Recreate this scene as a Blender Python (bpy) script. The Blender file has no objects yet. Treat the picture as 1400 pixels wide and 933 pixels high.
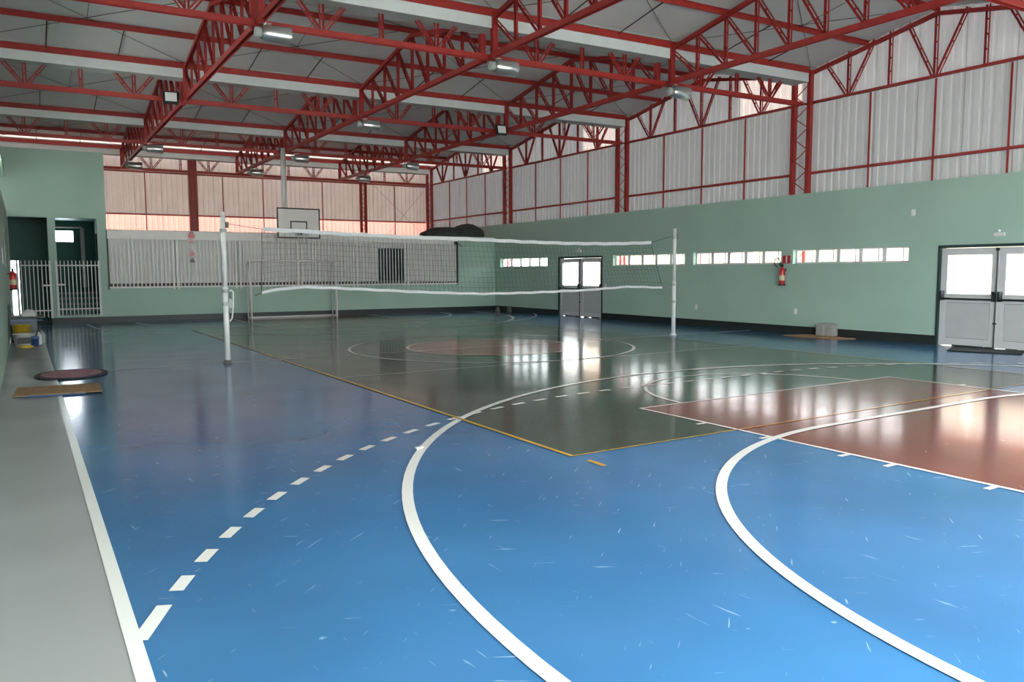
import bpy, bmesh, math, random
from mathutils import Vector, Matrix
random.seed(7)
R = math.radians
sc = bpy.context.scene
C = sc.collection

# ------------------------------------------------------------------ camera
FPX, YAW, PITCH, ROLL, EYE = 1063.12, 0.5599, -0.0892, -0.0036, 1.6
_F = Vector((math.sin(YAW)*math.cos(PITCH), math.cos(YAW)*math.cos(PITCH), math.sin(PITCH)))
_r = Vector((math.cos(YAW), -math.sin(YAW), 0)); _u = _r.cross(_F)
_R = math.cos(ROLL)*_r + math.sin(ROLL)*_u
_U = -math.sin(ROLL)*_r + math.cos(ROLL)*_u
cam = bpy.data.cameras.new('camera'); cam.sensor_width = 36; cam.lens = FPX*36/1400
cam.clip_end = 300; cam.clip_start = 0.05
camo = bpy.data.objects.new('camera', cam); C.objects.link(camo)
M = Matrix((( _R.x, _U.x, -_F.x, 0), (_R.y, _U.y, -_F.y, 0), (_R.z, _U.z, -_F.z, EYE), (0, 0, 0, 1)))
camo.matrix_world = M
sc.camera = camo

# ------------------------------------------------------------------ sky, exposure
w = bpy.data.worlds.new('overcast_sky'); sc.world = w; w.use_nodes = True
bg = w.node_tree.nodes['Background']
bg.inputs[0].default_value = (0.93, 0.97, 1.0, 1); bg.inputs[1].default_value = 12.0
sc.view_settings.view_transform = 'Standard'; sc.view_settings.look = 'None'
sc.view_settings.gamma = 1.0; sc.view_settings.use_curve_mapping = False
sc.view_settings.exposure = 0.20
sun = bpy.data.lights.new('sun', 'SUN'); sun.energy = 10; sun.angle = 0.01; sun.color = (1, .95, .87)
suno = bpy.data.objects.new('sun', sun); C.objects.link(suno)
suno.rotation_euler = Vector((.5, -.35, -.8)).to_track_quat('-Z', 'Y').to_euler()

# ------------------------------------------------------------------ pixel helpers (photo taken as 1400x933)
def ray(px, py): return _F + _R*((px-700)/FPX) - _U*((py-466.5)/FPX)
EYEV = Vector((0, 0, EYE))
def on_floor(px, py, z=0.0):
    d = ray(px, py); return EYEV + d*((z-EYE)/d.z)
def on_x(px, py, X):
    d = ray(px, py); return EYEV + d*(X/d.x)
def on_y(px, py, Y):
    d = ray(px, py); return EYEV + d*(Y/d.y)

# ------------------------------------------------------------------ main dimensions (metres)
XW, XL, YB, YN = 16.53, -0.33, 27.68, -0.75     # right wall, left wall, changing block front, near wall
ZWALL, ZCH, ZTOP, ZGIRT = 3.5, 5.70, 6.48, 4.0
GUT = [-0.6, 6.03, 12.65, 19.5, 26.53, 33.58]   # near edge of each valley gutter
GD = 0.46                                        # gutter width
YE = 34.15                                       # sheeted end wall
LINES = [3.5, 7.8, 12.17]                        # roof truss lines
XR = 16.62                                       # wall truss / column plane
SK = 0.045                                       # the cross lines run slightly askew to the long wall
def sk(x): return SK*(XW-x)
def RP(x, y, z): return Vector((x, y+sk(x), z))
BANG = math.atan(SK)
BMAT = Matrix.Translation((XW, YB, 0)) @ Matrix.Rotation(-BANG, 4, 'Z')   # block frame: u<=0 along wall, v into the block
EMAT = Matrix.Translation((XW, YE, 0)) @ Matrix.Rotation(-BANG, 4, 'Z')   # end wall frame
def on_frame(px, py, mat, v=0.0):
    inv = mat.inverted(); o = inv @ EYEV; d = inv.to_3x3() @ ray(px, py)
    t = (v-o.y)/d.y; return o + d*t

# ------------------------------------------------------------------ materials
def new_mat(name):
    m = bpy.data.materials.new(name); m.use_nodes = True
    nt = m.node_tree; b = nt.nodes['Principled BSDF']
    return m, nt, b
def mat(name, col, rough=0.6, metal=0.0, var=0.12, vscale=3.0, bump=0.0, bscale=40.0, spec=0.5, coat=0.0):
    m, nt, b = new_mat(name)
    b.inputs['Roughness'].default_value = rough; b.inputs['Metallic'].default_value = metal
    b.inputs['Specular IOR Level'].default_value = spec
    b.inputs['Coat Weight'].default_value = coat
    tc = nt.nodes.new('ShaderNodeTexCoord')
    n = nt.nodes.new('ShaderNodeTexNoise'); n.inputs['Scale'].default_value = vscale; n.inputs['Detail'].default_value = 6
    nt.links.new(tc.outputs['Object'], n.inputs['Vector'])
    r = nt.nodes.new('ShaderNodeValToRGB')
    r.color_ramp.elements[0].position = 0.3; r.color_ramp.elements[1].position = 0.7
    r.color_ramp.elements[0].color = (*[c*(1-var) for c in col], 1); r.color_ramp.elements[1].color = (*[min(1, c*(1+var)) for c in col], 1)
    nt.links.new(n.outputs['Fac'], r.inputs['Fac']); nt.links.new(r.outputs['Color'], b.inputs['Base Color'])
    if bump:
        n2 = nt.nodes.new('ShaderNodeTexNoise'); n2.inputs['Scale'].default_value = bscale; n2.inputs['Detail'].default_value = 4
        nt.links.new(tc.outputs['Object'], n2.inputs['Vector'])
        bp = nt.nodes.new('ShaderNodeBump'); bp.inputs['Strength'].default_value = bump; bp.inputs['Distance'].default_value = 0.01
        nt.links.new(n2.outputs['Fac'], bp.inputs['Height']); nt.links.new(bp.outputs['Normal'], b.inputs['Normal'])
    return m
def floor_mat(name, col, rough=0.17, var=0.1, scratch=0.0, scol=(0.6, 0.72, 0.8), peel=0.05, spec=0.30):
    """epoxy floor paint: gloss with faint orange peel, dull worn patches, and pale scratches"""
    m, nt, b = new_mat(name); N = nt.nodes.new; L = nt.links.new
    tc = N('ShaderNodeTexCoord')
    n = N('ShaderNodeTexNoise'); n.inputs['Scale'].default_value = 0.8; n.inputs['Detail'].default_value = 2
    L(tc.outputs['Object'], n.inputs['Vector'])
    r = N('ShaderNodeValToRGB'); r.color_ramp.elements[0].position = 0.3; r.color_ramp.elements[1].position = 0.7
    r.color_ramp.elements[0].color = (*[c*(1-var) for c in col], 1); r.color_ramp.elements[1].color = (*[c*(1+var) for c in col], 1)
    L(n.outputs['Fac'], r.inputs['Fac']); out = r.outputs['Color']
    if scratch:
        for k, (rot, sx, sy, thr) in enumerate([(0.5, 3.2, 42, .715), (-0.7, 3.6, 46, .72), (1.5, 3.0, 44, .725), (2.4, 3.4, 45, .72), (0.1, 8, 10, .755)]):
            m0 = N('ShaderNodeMapping'); m0.inputs['Rotation'].default_value = (0, 0, rot)
            mp = N('ShaderNodeMapping'); mp.inputs['Scale'].default_value = (sx, sy, 1); mp.inputs['Location'].default_value = (k*3.7, k*1.3, 0)
            L(tc.outputs['Object'], m0.inputs['Vector']); L(m0.outputs['Vector'], mp.inputs['Vector'])
            s = N('ShaderNodeTexNoise'); s.inputs['Scale'].default_value = 1.0; s.inputs['Detail'].default_value = 2
            L(mp.outputs['Vector'], s.inputs['Vector'])
            t = N('ShaderNodeMapRange'); t.inputs['From Min'].default_value = thr; t.inputs['From Max'].default_value = thr+0.05; t.inputs['To Max'].default_value = scratch
            L(s.outputs['Fac'], t.inputs['Value'])
            mx = N('ShaderNodeMixRGB'); mx.inputs['Color2'].default_value = (*scol, 1)
            L(t.outputs['Result'], mx.inputs['Fac']); L(out, mx.inputs['Color1']); out = mx.outputs['Color']
    L(out, b.inputs['Base Color'])
    n2 = N('ShaderNodeTexNoise'); n2.inputs['Scale'].default_value = 1.2; n2.inputs['Detail'].default_value = 1
    L(tc.outputs['Object'], n2.inputs['Vector'])
    rr = N('ShaderNodeMapRange'); rr.inputs['From Min'].default_value = 0.3; rr.inputs['From Max'].default_value = 0.7
    rr.inputs['To Min'].default_value = rough*0.88; rr.inputs['To Max'].default_value = rough*1.14
    L(n2.outputs['Fac'], rr.inputs['Value']); L(rr.outputs['Result'], b.inputs['Roughness'])
    n3 = N('ShaderNodeTexNoise'); n3.inputs['Scale'].default_value = 5; n3.inputs['Detail'].default_value = 3
    L(tc.outputs['Object'], n3.inputs['Vector'])
    bp = N('ShaderNodeBump'); bp.inputs['Strength'].default_value = peel; bp.inputs['Distance'].default_value = 0.01
    L(n3.outputs['Fac'], bp.inputs['Height']); L(bp.outputs['Normal'], b.inputs['Normal'])
    b.inputs['Specular IOR Level'].default_value = spec
    return m
def sheet_mat(name, col, trans, tcol, rough=0.45):
    """thin cladding sheet that lets part of the daylight behind it through"""
    m, nt, b = new_mat(name); N = nt.nodes.new; L = nt.links.new
    tc = N('ShaderNodeTexCoord'); n = N('ShaderNodeTexNoise'); n.inputs['Scale'].default_value = 1.3; n.inputs['Detail'].default_value = 5
    L(tc.outputs['Object'], n.inputs['Vector'])
    r = N('ShaderNodeValToRGB'); r.color_ramp.elements[0].position = .3; r.color_ramp.elements[1].position = .7
    r.color_ramp.elements[0].color = (*[c*.88 for c in col], 1); r.color_ramp.elements[1].color = (*[min(1, c*1.1) for c in col], 1)
    L(n.outputs['Fac'], r.inputs['Fac']); L(r.outputs['Color'], b.inputs['Base Color'])
    b.inputs['Roughness'].default_value = rough
    t = N('ShaderNodeBsdfTranslucent'); t.inputs['Color'].default_value = (*tcol, 1)
    mx = N('ShaderNodeMixShader'); mx.inputs[0].default_value = trans
    L(b.outputs[0], mx.inputs[1]); L(t.outputs[0], mx.inputs[2]); L(mx.outputs[0], nt.nodes['Material Output'].inputs[0])
    return m
def emit_mat(name, col, s):
    m, nt, b = new_mat(name)
    b.inputs['Base Color'].default_value = (*col, 1); b.inputs['Emission Color'].default_value = (*col, 1); b.inputs['Emission Strength'].default_value = s
    return m
def glass_mat():
    m, nt, b = new_mat('window_glass'); N = nt.nodes.new; L = nt.links.new
    tr = N('ShaderNodeBsdfTransparent'); tr.inputs[0].default_value = (.93, .96, .95, 1)
    g = N('ShaderNodeBsdfGlossy'); g.inputs['Roughness'].default_value = 0.03
    mx = N('ShaderNodeMixShader'); mx.inputs[0].default_value = .05; L(tr.outputs[0], mx.inputs[1]); L(g.outputs[0], mx.inputs[2])
    L(mx.outputs[0], nt.nodes['Material Output'].inputs[0]); return m
MT = {
 'red': mat('red_paint', (0.315, 0.022, 0.018), 0.42, var=.18, vscale=5),
 'dark_rod': mat('dark_rod', (0.045, 0.022, 0.022), 0.55),
 'green': mat('green_wall', (0.33, 0.46, 0.385), 0.62, var=.05, vscale=.8, bump=.08, bscale=60),
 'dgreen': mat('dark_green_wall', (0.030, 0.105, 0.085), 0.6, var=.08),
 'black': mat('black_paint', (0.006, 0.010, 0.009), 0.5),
 'dframe': mat('dark_green_frame', (0.006, 0.030, 0.026), 0.45),
 'white': mat('white_paint', (0.62, 0.62, 0.60), 0.42, var=.06),
 'panel': mat('offwhite_panel', (0.74, 0.71, 0.68), 0.5, var=.04),
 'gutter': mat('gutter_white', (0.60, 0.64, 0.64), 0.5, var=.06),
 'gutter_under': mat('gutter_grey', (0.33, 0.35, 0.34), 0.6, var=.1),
 'deck': mat('roof_deck_grey', (0.49, 0.49, 0.485), 0.55, var=.05, vscale=.7, bump=.15, bscale=9),
 'sheet': sheet_mat('cladding_sheet', (0.43, 0.43, 0.435), 0.014, (1, 1, 1)),
 'sheet_top': sheet_mat('cladding_sheet_top', (0.47, 0.47, 0.475), 0.022, (1, 1, 1)),
 'sheet_clear': sheet_mat('translucent_sheet', (0.6, 0.57, 0.54), 0.075, (1, .86, .78)),
 'sheet_sky': sheet_mat('rooflight_strip_sheet', (0.6, 0.52, 0.46), 0.075, (1, .84, .74)),
 'sheet_back': sheet_mat('end_wall_sheet', (0.50, 0.47, 0.45), 0.026, (1, .72, .62)),
 'sheet_pink': sheet_mat('pink_translucent_sheet', (0.62, 0.42, 0.34), 0.115, (1, .47, .385)),
 'sheet_left': sheet_mat('added_daylight_sheet', (0.6, 0.6, 0.58), 0.88, (.99, .99, .97)),  # left wall sheets out of view, added as a daylight source
 'sheet_left_dim': sheet_mat('added_dim_sheet', (0.55, 0.55, 0.52), 0.10, (.97, .99, 1)),  # less translucent copy, balances the added daylight along the left wall
 'concrete': floor_mat('grey_floor_paint', (0.262, 0.256, 0.252), 0.34, var=.07, peel=.02, spec=.3),
 'blue': floor_mat('blue_floor_paint', (0.034, 0.128, 0.268), 0.15, var=.10, scratch=.32),
 'fgreen': floor_mat('green_floor_paint', (0.030, 0.046, 0.031), 0.13, var=.12, scratch=.12),
 'fred': floor_mat('red_floor_paint', (0.165, 0.040, 0.032), 0.13, var=.14, scratch=.15),
 'fcentre': floor_mat('centre_circle_red', (0.36, 0.085, 0.065), 0.15, var=.12, spec=.25),
 'line': floor_mat('white_line_paint', (0.64, 0.62, 0.585), 0.24, var=.05, spec=.25),
 'yline': floor_mat('yellow_line_paint', (0.46, 0.27, 0.03), 0.2, var=.08),
 'netwhite': mat('white_canvas', (0.52, 0.53, 0.53), 0.8, var=.06, vscale=14),
 'cord': mat('black_cord', (0.03, 0.03, 0.028), 0.8),
 'tarp': mat('charcoal_tarpaulin', (0.040, 0.046, 0.042), 0.62, var=.25, vscale=6, bump=.4, bscale=14),
 'steel': mat('brushed_reflector', (0.62, 0.63, 0.62), 0.28, metal=.85, var=.05),
 'lens': mat('lamp_lens', (0.70, 0.72, 0.72), 0.25, var=.03),
 'cardboard': mat('cardboard', (0.34, 0.185, 0.09), 0.8, var=.2, vscale=9, bump=.2),
 'rug': mat('pink_rug', (0.36, 0.17, 0.20), 0.95, var=.3, vscale=18, bump=.6, bscale=160),
 'rugedge': mat('rug_edge', (0.045, 0.035, 0.045), 0.95, var=.3, vscale=20, bump=.5, bscale=160),
 'rubber': mat('black_rubber', (0.012, 0.012, 0.012), 0.8, bump=.3, bscale=120),
 'block': mat('grey_block', (0.27, 0.255, 0.25), 0.8, var=.12, vscale=10),
 'exred': mat('extinguisher_red', (0.42, 0.012, 0.014), 0.3),
 'yellow': mat('yellow_plastic', (0.52, 0.36, 0.03), 0.45),
 'label': mat('paper_label', (0.55, 0.47, 0.30), 0.6, var=.25, vscale=20),
 'door': mat('door_white', (0.50, 0.50, 0.505), 0.45, var=.04),
 'doorpanel': mat('door_panel', (0.43, 0.43, 0.435), 0.5, var=.04),
 'bluep': mat('blue_plastic', (0.03, 0.08, 0.20), 0.4),
 'teal': mat('dark_teal_plastic', (0.012, 0.040, 0.046), 0.4),
 'step': mat('grey_step', (0.15, 0.155, 0.15), 0.7, var=.1),
 'cream': mat('cream_render', (0.80, 0.72, 0.58), 0.8, var=.06),
 'ground': mat('pale_paving', (0.60, 0.57, 0.52), 0.9, var=.1),
 'purple': mat('purple_sticker', (0.16, 0.05, 0.22), 0.5),
 'bundle': mat('grey_brown_canvas', (0.12, 0.10, 0.085), 0.9, var=.3, vscale=16),
 'glass': glass_mat(),
 'lamp': emit_mat('lit_led_panel', (0.86, 0.92, 1.0), 26.0),
}

# ------------------------------------------------------------------ mesh building
class MB:
    def __init__(s): s.v = []; s.f = []; s.smooth = False
    def box(s, a, b, mt=None):
        x0, y0, z0 = a; x1, y1, z1 = b; n = len(s.v)
        q = [(x0,y0,z0),(x1,y0,z0),(x1,y1,z0),(x0,y1,z0),(x0,y0,z1),(x1,y0,z1),(x1,y1,z1),(x0,y1,z1)]
        s.v += [tuple(mt @ Vector(p)) if mt else p for p in q]
        s.f += [tuple(n+i for i in t) for t in ((0,3,2,1),(4,5,6,7),(0,1,5,4),(1,2,6,5),(2,3,7,6),(3,0,4,7))]
        return s
    def prism(s, pts, z0, z1):
        n = len(s.v); k = len(pts)
        s.v += [(p[0], p[1], z0) for p in pts] + [(p[0], p[1], z1) for p in pts]
        s.f.append(tuple(n+i for i in reversed(range(k)))); s.f.append(tuple(n+k+i for i in range(k)))
        for i in range(k): j = (i+1) % k; s.f.append((n+i, n+j, n+k+j, n+k+i))
        return s
    def tube(s, pts, r, seg=8, cap=True):
        pts = [Vector(p) for p in pts]; rings = []
        rad = r if isinstance(r, (list, tuple)) else [r]*len(pts)
        prev = None
        for i, p in enumerate(pts):
            t = (pts[min(i+1, len(pts)-1)] - pts[max(i-1, 0)]).normalized()
            if prev is None:
                a = t.cross(Vector((0, 0, 1)))
                if a.length < 1e-4: a = t.cross(Vector((1, 0, 0)))
            else: a = prev - t*prev.dot(t)
            a.normalize(); prev = a; b = t.cross(a); n = len(s.v)
            for k in range(seg):
                an = 2*math.pi*k/seg; s.v.append(tuple(p + (a*math.cos(an) + b*math.sin(an))*rad[i]))
            rings.append(n)
        for i in range(len(rings)-1):
            for k in range(seg):
                j = (k+1) % seg; s.f.append((rings[i]+k, rings[i]+j, rings[i+1]+j, rings[i+1]+k))
        if cap:
            s.f.append(tuple(rings[0]+k for k in reversed(range(seg)))); s.f.append(tuple(rings[-1]+k for k in range(seg)))
        return s
    def lathe(s, prof, seg=20, mt=None):
        n = len(s.v); k = len(prof)
        for i in range(seg):
            a = 2*math.pi*i/seg
            for r, z in prof:
                p = Vector((r*math.cos(a), r*math.sin(a), z)); s.v.append(tuple(mt @ p if mt else p))
        for i in range(seg):
            j = (i+1) % seg
            for q in range(k-1): s.f.append((n+i*k+q, n+j*k+q, n+j*k+q+1, n+i*k+q+1))
        return s
    def mesh(s, name, m, smooth=False):
        me = bpy.data.meshes.new(name); me.from_pydata(s.v, [], s.f)
        if m: me.materials.append(MT[m])
        if smooth:
            for p in me.polygons: p.use_smooth = True
        me.update(); return me
ROOT = {}
def link(name, me, parent=None, mw=None):
    """link a mesh (or an Empty) placed by the world matrix mw"""
    o = bpy.data.objects.new(name, me); C.objects.link(o)
    mw = mw or Matrix(); ROOT[o.name] = mw
    if parent is not None:
        o.parent = parent; o.matrix_parent_inverse = Matrix(); o.matrix_basis = ROOT[parent.name].inverted() @ mw
    else: o.matrix_basis = mw
    return o
def tag(o, label=None, cat=None, group=None, kind=None):
    if label: o['label'] = label
    if cat: o['category'] = cat
    if group: o['group'] = group
    if kind: o['kind'] = kind
    return o
def thing(name, label, cat, loc=(0, 0, 0), rz=0.0, group=None, kind=None, mw=None):
    o = link(name, None, None, mw or (Matrix.Translation(loc) @ Matrix.Rotation(rz, 4, 'Z')))
    o.empty_display_size = 0.2
    return tag(o, label, cat, group, kind)
def part(name, mb, m, parent, mw=None, smooth=False):
    """mesh given in the parent's own frame unless mw says otherwise"""
    return link(name, mb.mesh(name, m, smooth) if isinstance(mb, MB) else mb, parent, mw if mw is not None else ROOT[parent.name])
def bevel(o, wd=0.01, seg=2):
    b = o.modifiers.new('bevel', 'BEVEL'); b.width = wd; b.segments = seg; b.limit_method = 'ANGLE'; return o
_cache = {}
def prof_mesh(kind, L):
    key = (kind, round(L, 3))
    if key in _cache: return _cache[key]
    b = MB()
    if kind == 'chord':        # inverted channel
        b.box((-.05, -.05, 0), (-.038, .05, L)); b.box((.038, -.05, 0), (.05, .05, L)); b.box((-.038, .03, 0), (.038, .05, L)); m = 'red'
    elif kind == 'top':
        b.box((-.045, -.04, 0), (-.030, .04, L)); b.box((.030, -.04, 0), (.045, .04, L)); b.box((-.03, .02, 0), (.03, .04, L)); m = 'red'
    elif kind == 'web':        # two angles tied with batten plates
        for s in (-1, 1):
            b.box((s*.040-.003, -.02, 0), (s*.040+.003, .02, L)); x = sorted((s*.040, s*.012))
            b.box((x[0], .014, 0), (x[1], .02, L))
        k = max(1, int(L/.38))
        for i in range(1, k+1):
            z = L*i/(k+1); b.box((-.038, -.012, z-.02), (.038, .002, z+.02))
        m = 'red'
    elif kind == 'lightweb':
        b.box((-.022, -.018, 0), (-.014, .018, L)); b.box((.014, -.018, 0), (.022, .018, L)); b.box((-.014, .010, 0), (.014, .018, L)); m = 'red'
    elif kind == 'post':       # box post of two channels
        b.box((-.055, -.055, 0), (-.008, .055, L)); b.box((.008, -.055, 0), (.055, .055, L)); b.box((-.008, -.035, 0), (.008, .035, L)); m = 'red'
    elif kind == 'purlin':     # lipped channel, y = up
        b.box((-.004, -.06, 0), (.004, .06, L)); b.box((-.035, .052, 0), (-.004, .06, L)); b.box((-.035, -.06, 0), (-.004, -.052, L)); b.box((-.035, -.052, 0), (-.029, -.035, L)); m = 'red'
    elif kind == 'rail':
        b.box((-.03, -.03, 0), (.03, .03, L)); b.box((-.036, -.03, 0), (.036, -.024, L)); m = 'red'
    elif kind == 'strip':
        b.box((-.018, -.012, 0), (.018, .012, L)); b.box((-.004, -.03, 0), (.004, -.012, L)); m = 'red'
    elif kind == 'lace':
        b.box((-.012, -.004, 0), (.012, .004, L)); b.box((-.012, .004, 0), (-.007, .02, L)); m = 'red'
    elif kind == 'rod':
        b.tube([(0, 0, 0), (0, 0, L)], .013, 6); m = 'dark_rod'
    elif kind == 'cable':
        b.tube([(0, 0, 0), (0, 0, L)], .006, 5); m = 'dark_rod'
    elif kind == 'bar':
        b.tube([(0, 0, 0), (0, 0, L)], .014, 6); m = 'white'
    _cache[key] = b.mesh(kind, m); return _cache[key]
def frame_of(p0, p1, up=(0, 0, 1)):
    p0, p1 = Vector(p0), Vector(p1); z = (p1-p0).normalized(); up = Vector(up)
    x = up.cross(z)
    if x.length < 1e-3: x = Vector((1, 0, 0)).cross(z)
    if x.length < 1e-3: x = Vector((0, 1, 0)).cross(z)
    x.normalize(); y = z.cross(x)
    return Matrix(((x.x, y.x, z.x, p0.x), (x.y, y.y, z.y, p0.y), (x.z, y.z, z.z, p0.z), (0, 0, 0, 1)))
def member(name, kind, p0, p1, parent=None, up=(0, 0, 1), roll=0.0):
    L = (Vector(p1)-Vector(p0)).length
    return link(name, prof_mesh(kind, L), parent, frame_of(p0, p1, up) @ Matrix.Rotation(roll, 4, 'Z'))

# ------------------------------------------------------------------ floor and court paint
fl = MB().box((XL-.3, YN-.3, -.12), (XW+.3, YE+2.2, 0))
floor = tag(link('floor', fl.mesh('floor', 'concrete')), 'glossy painted gymnasium floor with blue, green and red court areas', kind='structure')
CX, CY, BL = 8.45, 14.28, 1.05
def flat(name, pts, m, z):
    b = MB(); n = len(pts); b.v = [(p[0], p[1], z) for p in pts]; b.f = [tuple(range(n))]
    return part(name, b, m, floor)
def strip(name, pts, wd, m, z, closed=False):
    b = MB(); P = [Vector((p[0], p[1])) for p in pts]; n = len(P)
    for i in range(n):
        a = P[(i-1) % n] if (closed or i) else P[0]; c = P[(i+1) % n] if (closed or i < n-1) else P[-1]
        t = (c-a).normalized(); nn = Vector((-t.y, t.x))*wd/2
        b.v += [(P[i].x+nn.x, P[i].y+nn.y, z), (P[i].x-nn.x, P[i].y-nn.y, z)]
    for i in range(n if closed else n-1):
        j = (i+1) % n; b.f.append((2*i, 2*i+1, 2*j+1, 2*j))
    return part(name, b, m, floor)
def arc(cx, cy, r, a0, a1, n=48): return [(cx+r*math.cos(a0+(a1-a0)*i/n), cy+r*math.sin(a0+(a1-a0)*i/n)) for i in range(n+1)]
PI = math.pi
flat('blue_area', [(.33, .6), (XW, .6), (XW, YB-.0), (.33, YB+sk(.33)-.05)], 'blue', .0010)
flat('green_area', [(3.95, 5.33), (12.95, 5.33), (12.95, 23.23), (3.95, 23.23)], 'fgreen', .0020)
flat('red_key', [(6.03, BL), (10.93, BL), (10.93, 6.8), (6.03, 6.8)], 'fred', .0030)
flat('red_key', [(6.03, 2*CY-BL), (10.93, 2*CY-BL), (10.93, 2*CY-6.8), (6.03, 2*CY-6.8)], 'fred', .0030)
flat('red_centre', arc(CX, CY, 1.8, 0, 2*PI, 56)[:-1], 'fcentre', .0030)
strip('side_line', [(.33, -.6), (.33, 27.6)], .066, 'line', .0040)
strip('halfway_line', [(.36, CY), (XW, CY)], .05, 'line', .0050)
strip('centre_circle', arc(CX, CY, 1.8, 0, 2*PI, 72)[:-1], .05, 'line', .0060, True)
strip('centre_circle', arc(CX, CY, 3.0, 0, 2*PI, 84)[:-1], .06, 'line', .0060, True)
for s in (1, -1):
    my = (lambda y: y) if s == 1 else (lambda y: 2*CY-y)
    T = lambda pts: [(p[0], my(p[1])) for p in pts]
    strip('base_line', T([(.36, BL), (XW, BL)]), .05, 'line', .0050)
    strip('three_point_line', T([(CX-6.82, BL)] + arc(CX+.04, 2.30, 6.80, PI, 0, 96) + [(CX+6.86, BL)]), .08, 'line', .0070)
    strip('goal_area_line', T(arc(6.95, BL, 3.93, PI, PI/2, 40) + arc(9.95, BL, 3.93, PI/2, 0, 40)), .08, 'line', .0080)
    strip('key_line', T([(6.03, BL), (6.03, 6.8), (10.93, 6.8), (10.93, BL)]), .05, 'line', .0060)
    strip('free_throw_arc', T(arc(CX, 6.8, 1.75, PI, 0, 40)), .05, 'line', .0060)
    for y in (2.87, 3.66, 4.08, 4.93, 5.76):
        strip('lane_mark', T([(5.88, y), (6.01, y)]), .05, 'line', .0060)
        strip('lane_mark', T([(10.95, y), (11.08, y)]), .05, 'line', .0060)
    # dashed free throw line: radius 7.07 about the goal posts, straight in front of the goal
    path = arc(6.95, BL, 7.07, PI*0.855, PI/2, 400) + arc(9.95, BL, 7.07, PI/2, PI*0.12, 400)
    L = [0.0]
    for i in range(1, len(path)): L.append(L[-1] + math.dist(path[i-1], path[i]))
    def at(d):
        for i in range(1, len(L)):
            if L[i] >= d:
                t = (d-L[i-1])/max(1e-9, L[i]-L[i-1]); return (path[i-1][0]+(path[i][0]-path[i-1][0])*t, path[i-1][1]+(path[i][1]-path[i-1][1])*t)
        return path[-1]
    i0 = min(range(len(path)), key=lambda i: math.dist(path[i], (0.58, 4.21))); d0 = L[i0]
    if s == 1: strip('dash_mark', T([(.35, 3.62), at(d0-.39+.12)]), .072, 'line', .0060)
    d = d0
    while d < L[-1]-.3:
        strip('dash_mark', T([at(d-.10), at(d), at(d+.10)]), .072, 'line', .0060); d += .392
strip('volleyball_line', [(3.95, 5.33), (12.95, 5.33), (12.95, 23.23), (3.95, 23.23)], .05, 'yline', .0090, True)
for y in (CY-3, CY+3): strip('attack_line', [(3.95, y), (12.95, y)], .03, 'line', .0060)
for x, y0, y1 in ((3.98, 4.92, 5.14), (12.92, 4.92, 5.14)): strip('serve_mark', [(x, y0), (x, y1)], .05, 'yline', .0060)

# ------------------------------------------------------------------ walls with openings
def holed(u0, u1, z0, z1, v0, v1, holes):
    """wall slab along local x, thickness v0..v1 in local y, rectangular holes (u0,u1,z0,z1)"""
    us = sorted({u0, u1, *[h[0] for h in holes], *[h[1] for h in holes]}); zs = sorted({z0, z1, *[h[2] for h in holes], *[h[3] for h in holes]})
    us = [u for u in us if u0 <= u <= u1]; zs = [z for z in zs if z0 <= z <= z1]
    b = MB(); inside = lambda u, z: any(h[0] < u < h[1] and h[2] < z < h[3] for h in holes)
    g = {}
    for i in range(len(us)-1):
        for k in range(len(zs)-1): g[i, k] = not inside((us[i]+us[i+1])/2, (zs[k]+zs[k+1])/2)
    def quad(*q): n = len(b.v); b.v += q; b.f.append((n, n+1, n+2, n+3))
    for (i, k), on in g.items():
        if not on: continue
        a, c, d, e = us[i], us[i+1], zs[k], zs[k+1]
        quad((a,v0,d),(c,v0,d),(c,v0,e),(a,v0,e)); quad((c,v1,d),(a,v1,d),(a,v1,e),(c,v1,e))
        if not g.get((i-1, k)): quad((a,v1,d),(a,v0,d),(a,v0,e),(a,v1,e))
        if not g.get((i+1, k)): quad((c,v0,d),(c,v1,d),(c,v1,e),(c,v0,e))
        if not g.get((i, k-1)): quad((a,v1,d),(c,v1,d),(c,v0,d),(a,v0,d))
        if not g.get((i, k+1)): quad((a,v0,e),(c,v0,e),(c,v1,e),(a,v1,e))
    return b
# right wall frame: local x = -world y, local y = +world x
RMAT = Matrix(((0, 1, 0, XW), (-1, 0, 0, 0), (0, 0, 1, 0), (0, 0, 0, 1)))
WIN = [(23.86, 27.25), (16.79, 20.08), (13.34, 16.44), (9.94, 12.98)]      # y ranges
WZ = (1.765, 2.125)
DOORS = [(20.62, 23.16), (6.85, 9.27)]
DZ = 2.10
holes = [(-b, -a, *WZ) for a, b in WIN] + [(-b, -a, -1, DZ) for a, b in DOORS]
wr = holed(-35.6, -YN, 0, ZWALL, 0, .25, [(h[0], h[1], max(0, h[2]), h[3]) for h in holes])
wall_right = tag(link('wall_right', wr.mesh('wall_right', 'green'), None, RMAT), 'long green painted wall with a row of low windows and two double doors', kind='structure')
# baseboard right: pieces between the doors
ys = [YN] + [v for d in sorted(DOORS) for v in d] + [YB]
bb = MB()
for i in range(0, len(ys), 2): bb.box((-ys[i+1], -.03, 0), (-ys[i], 0, .20))
tag(link('baseboard_right', bb.mesh('baseboard_right', 'black'), None, RMAT), 'black painted skirting along the foot of the green window wall', kind='structure')

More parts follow.
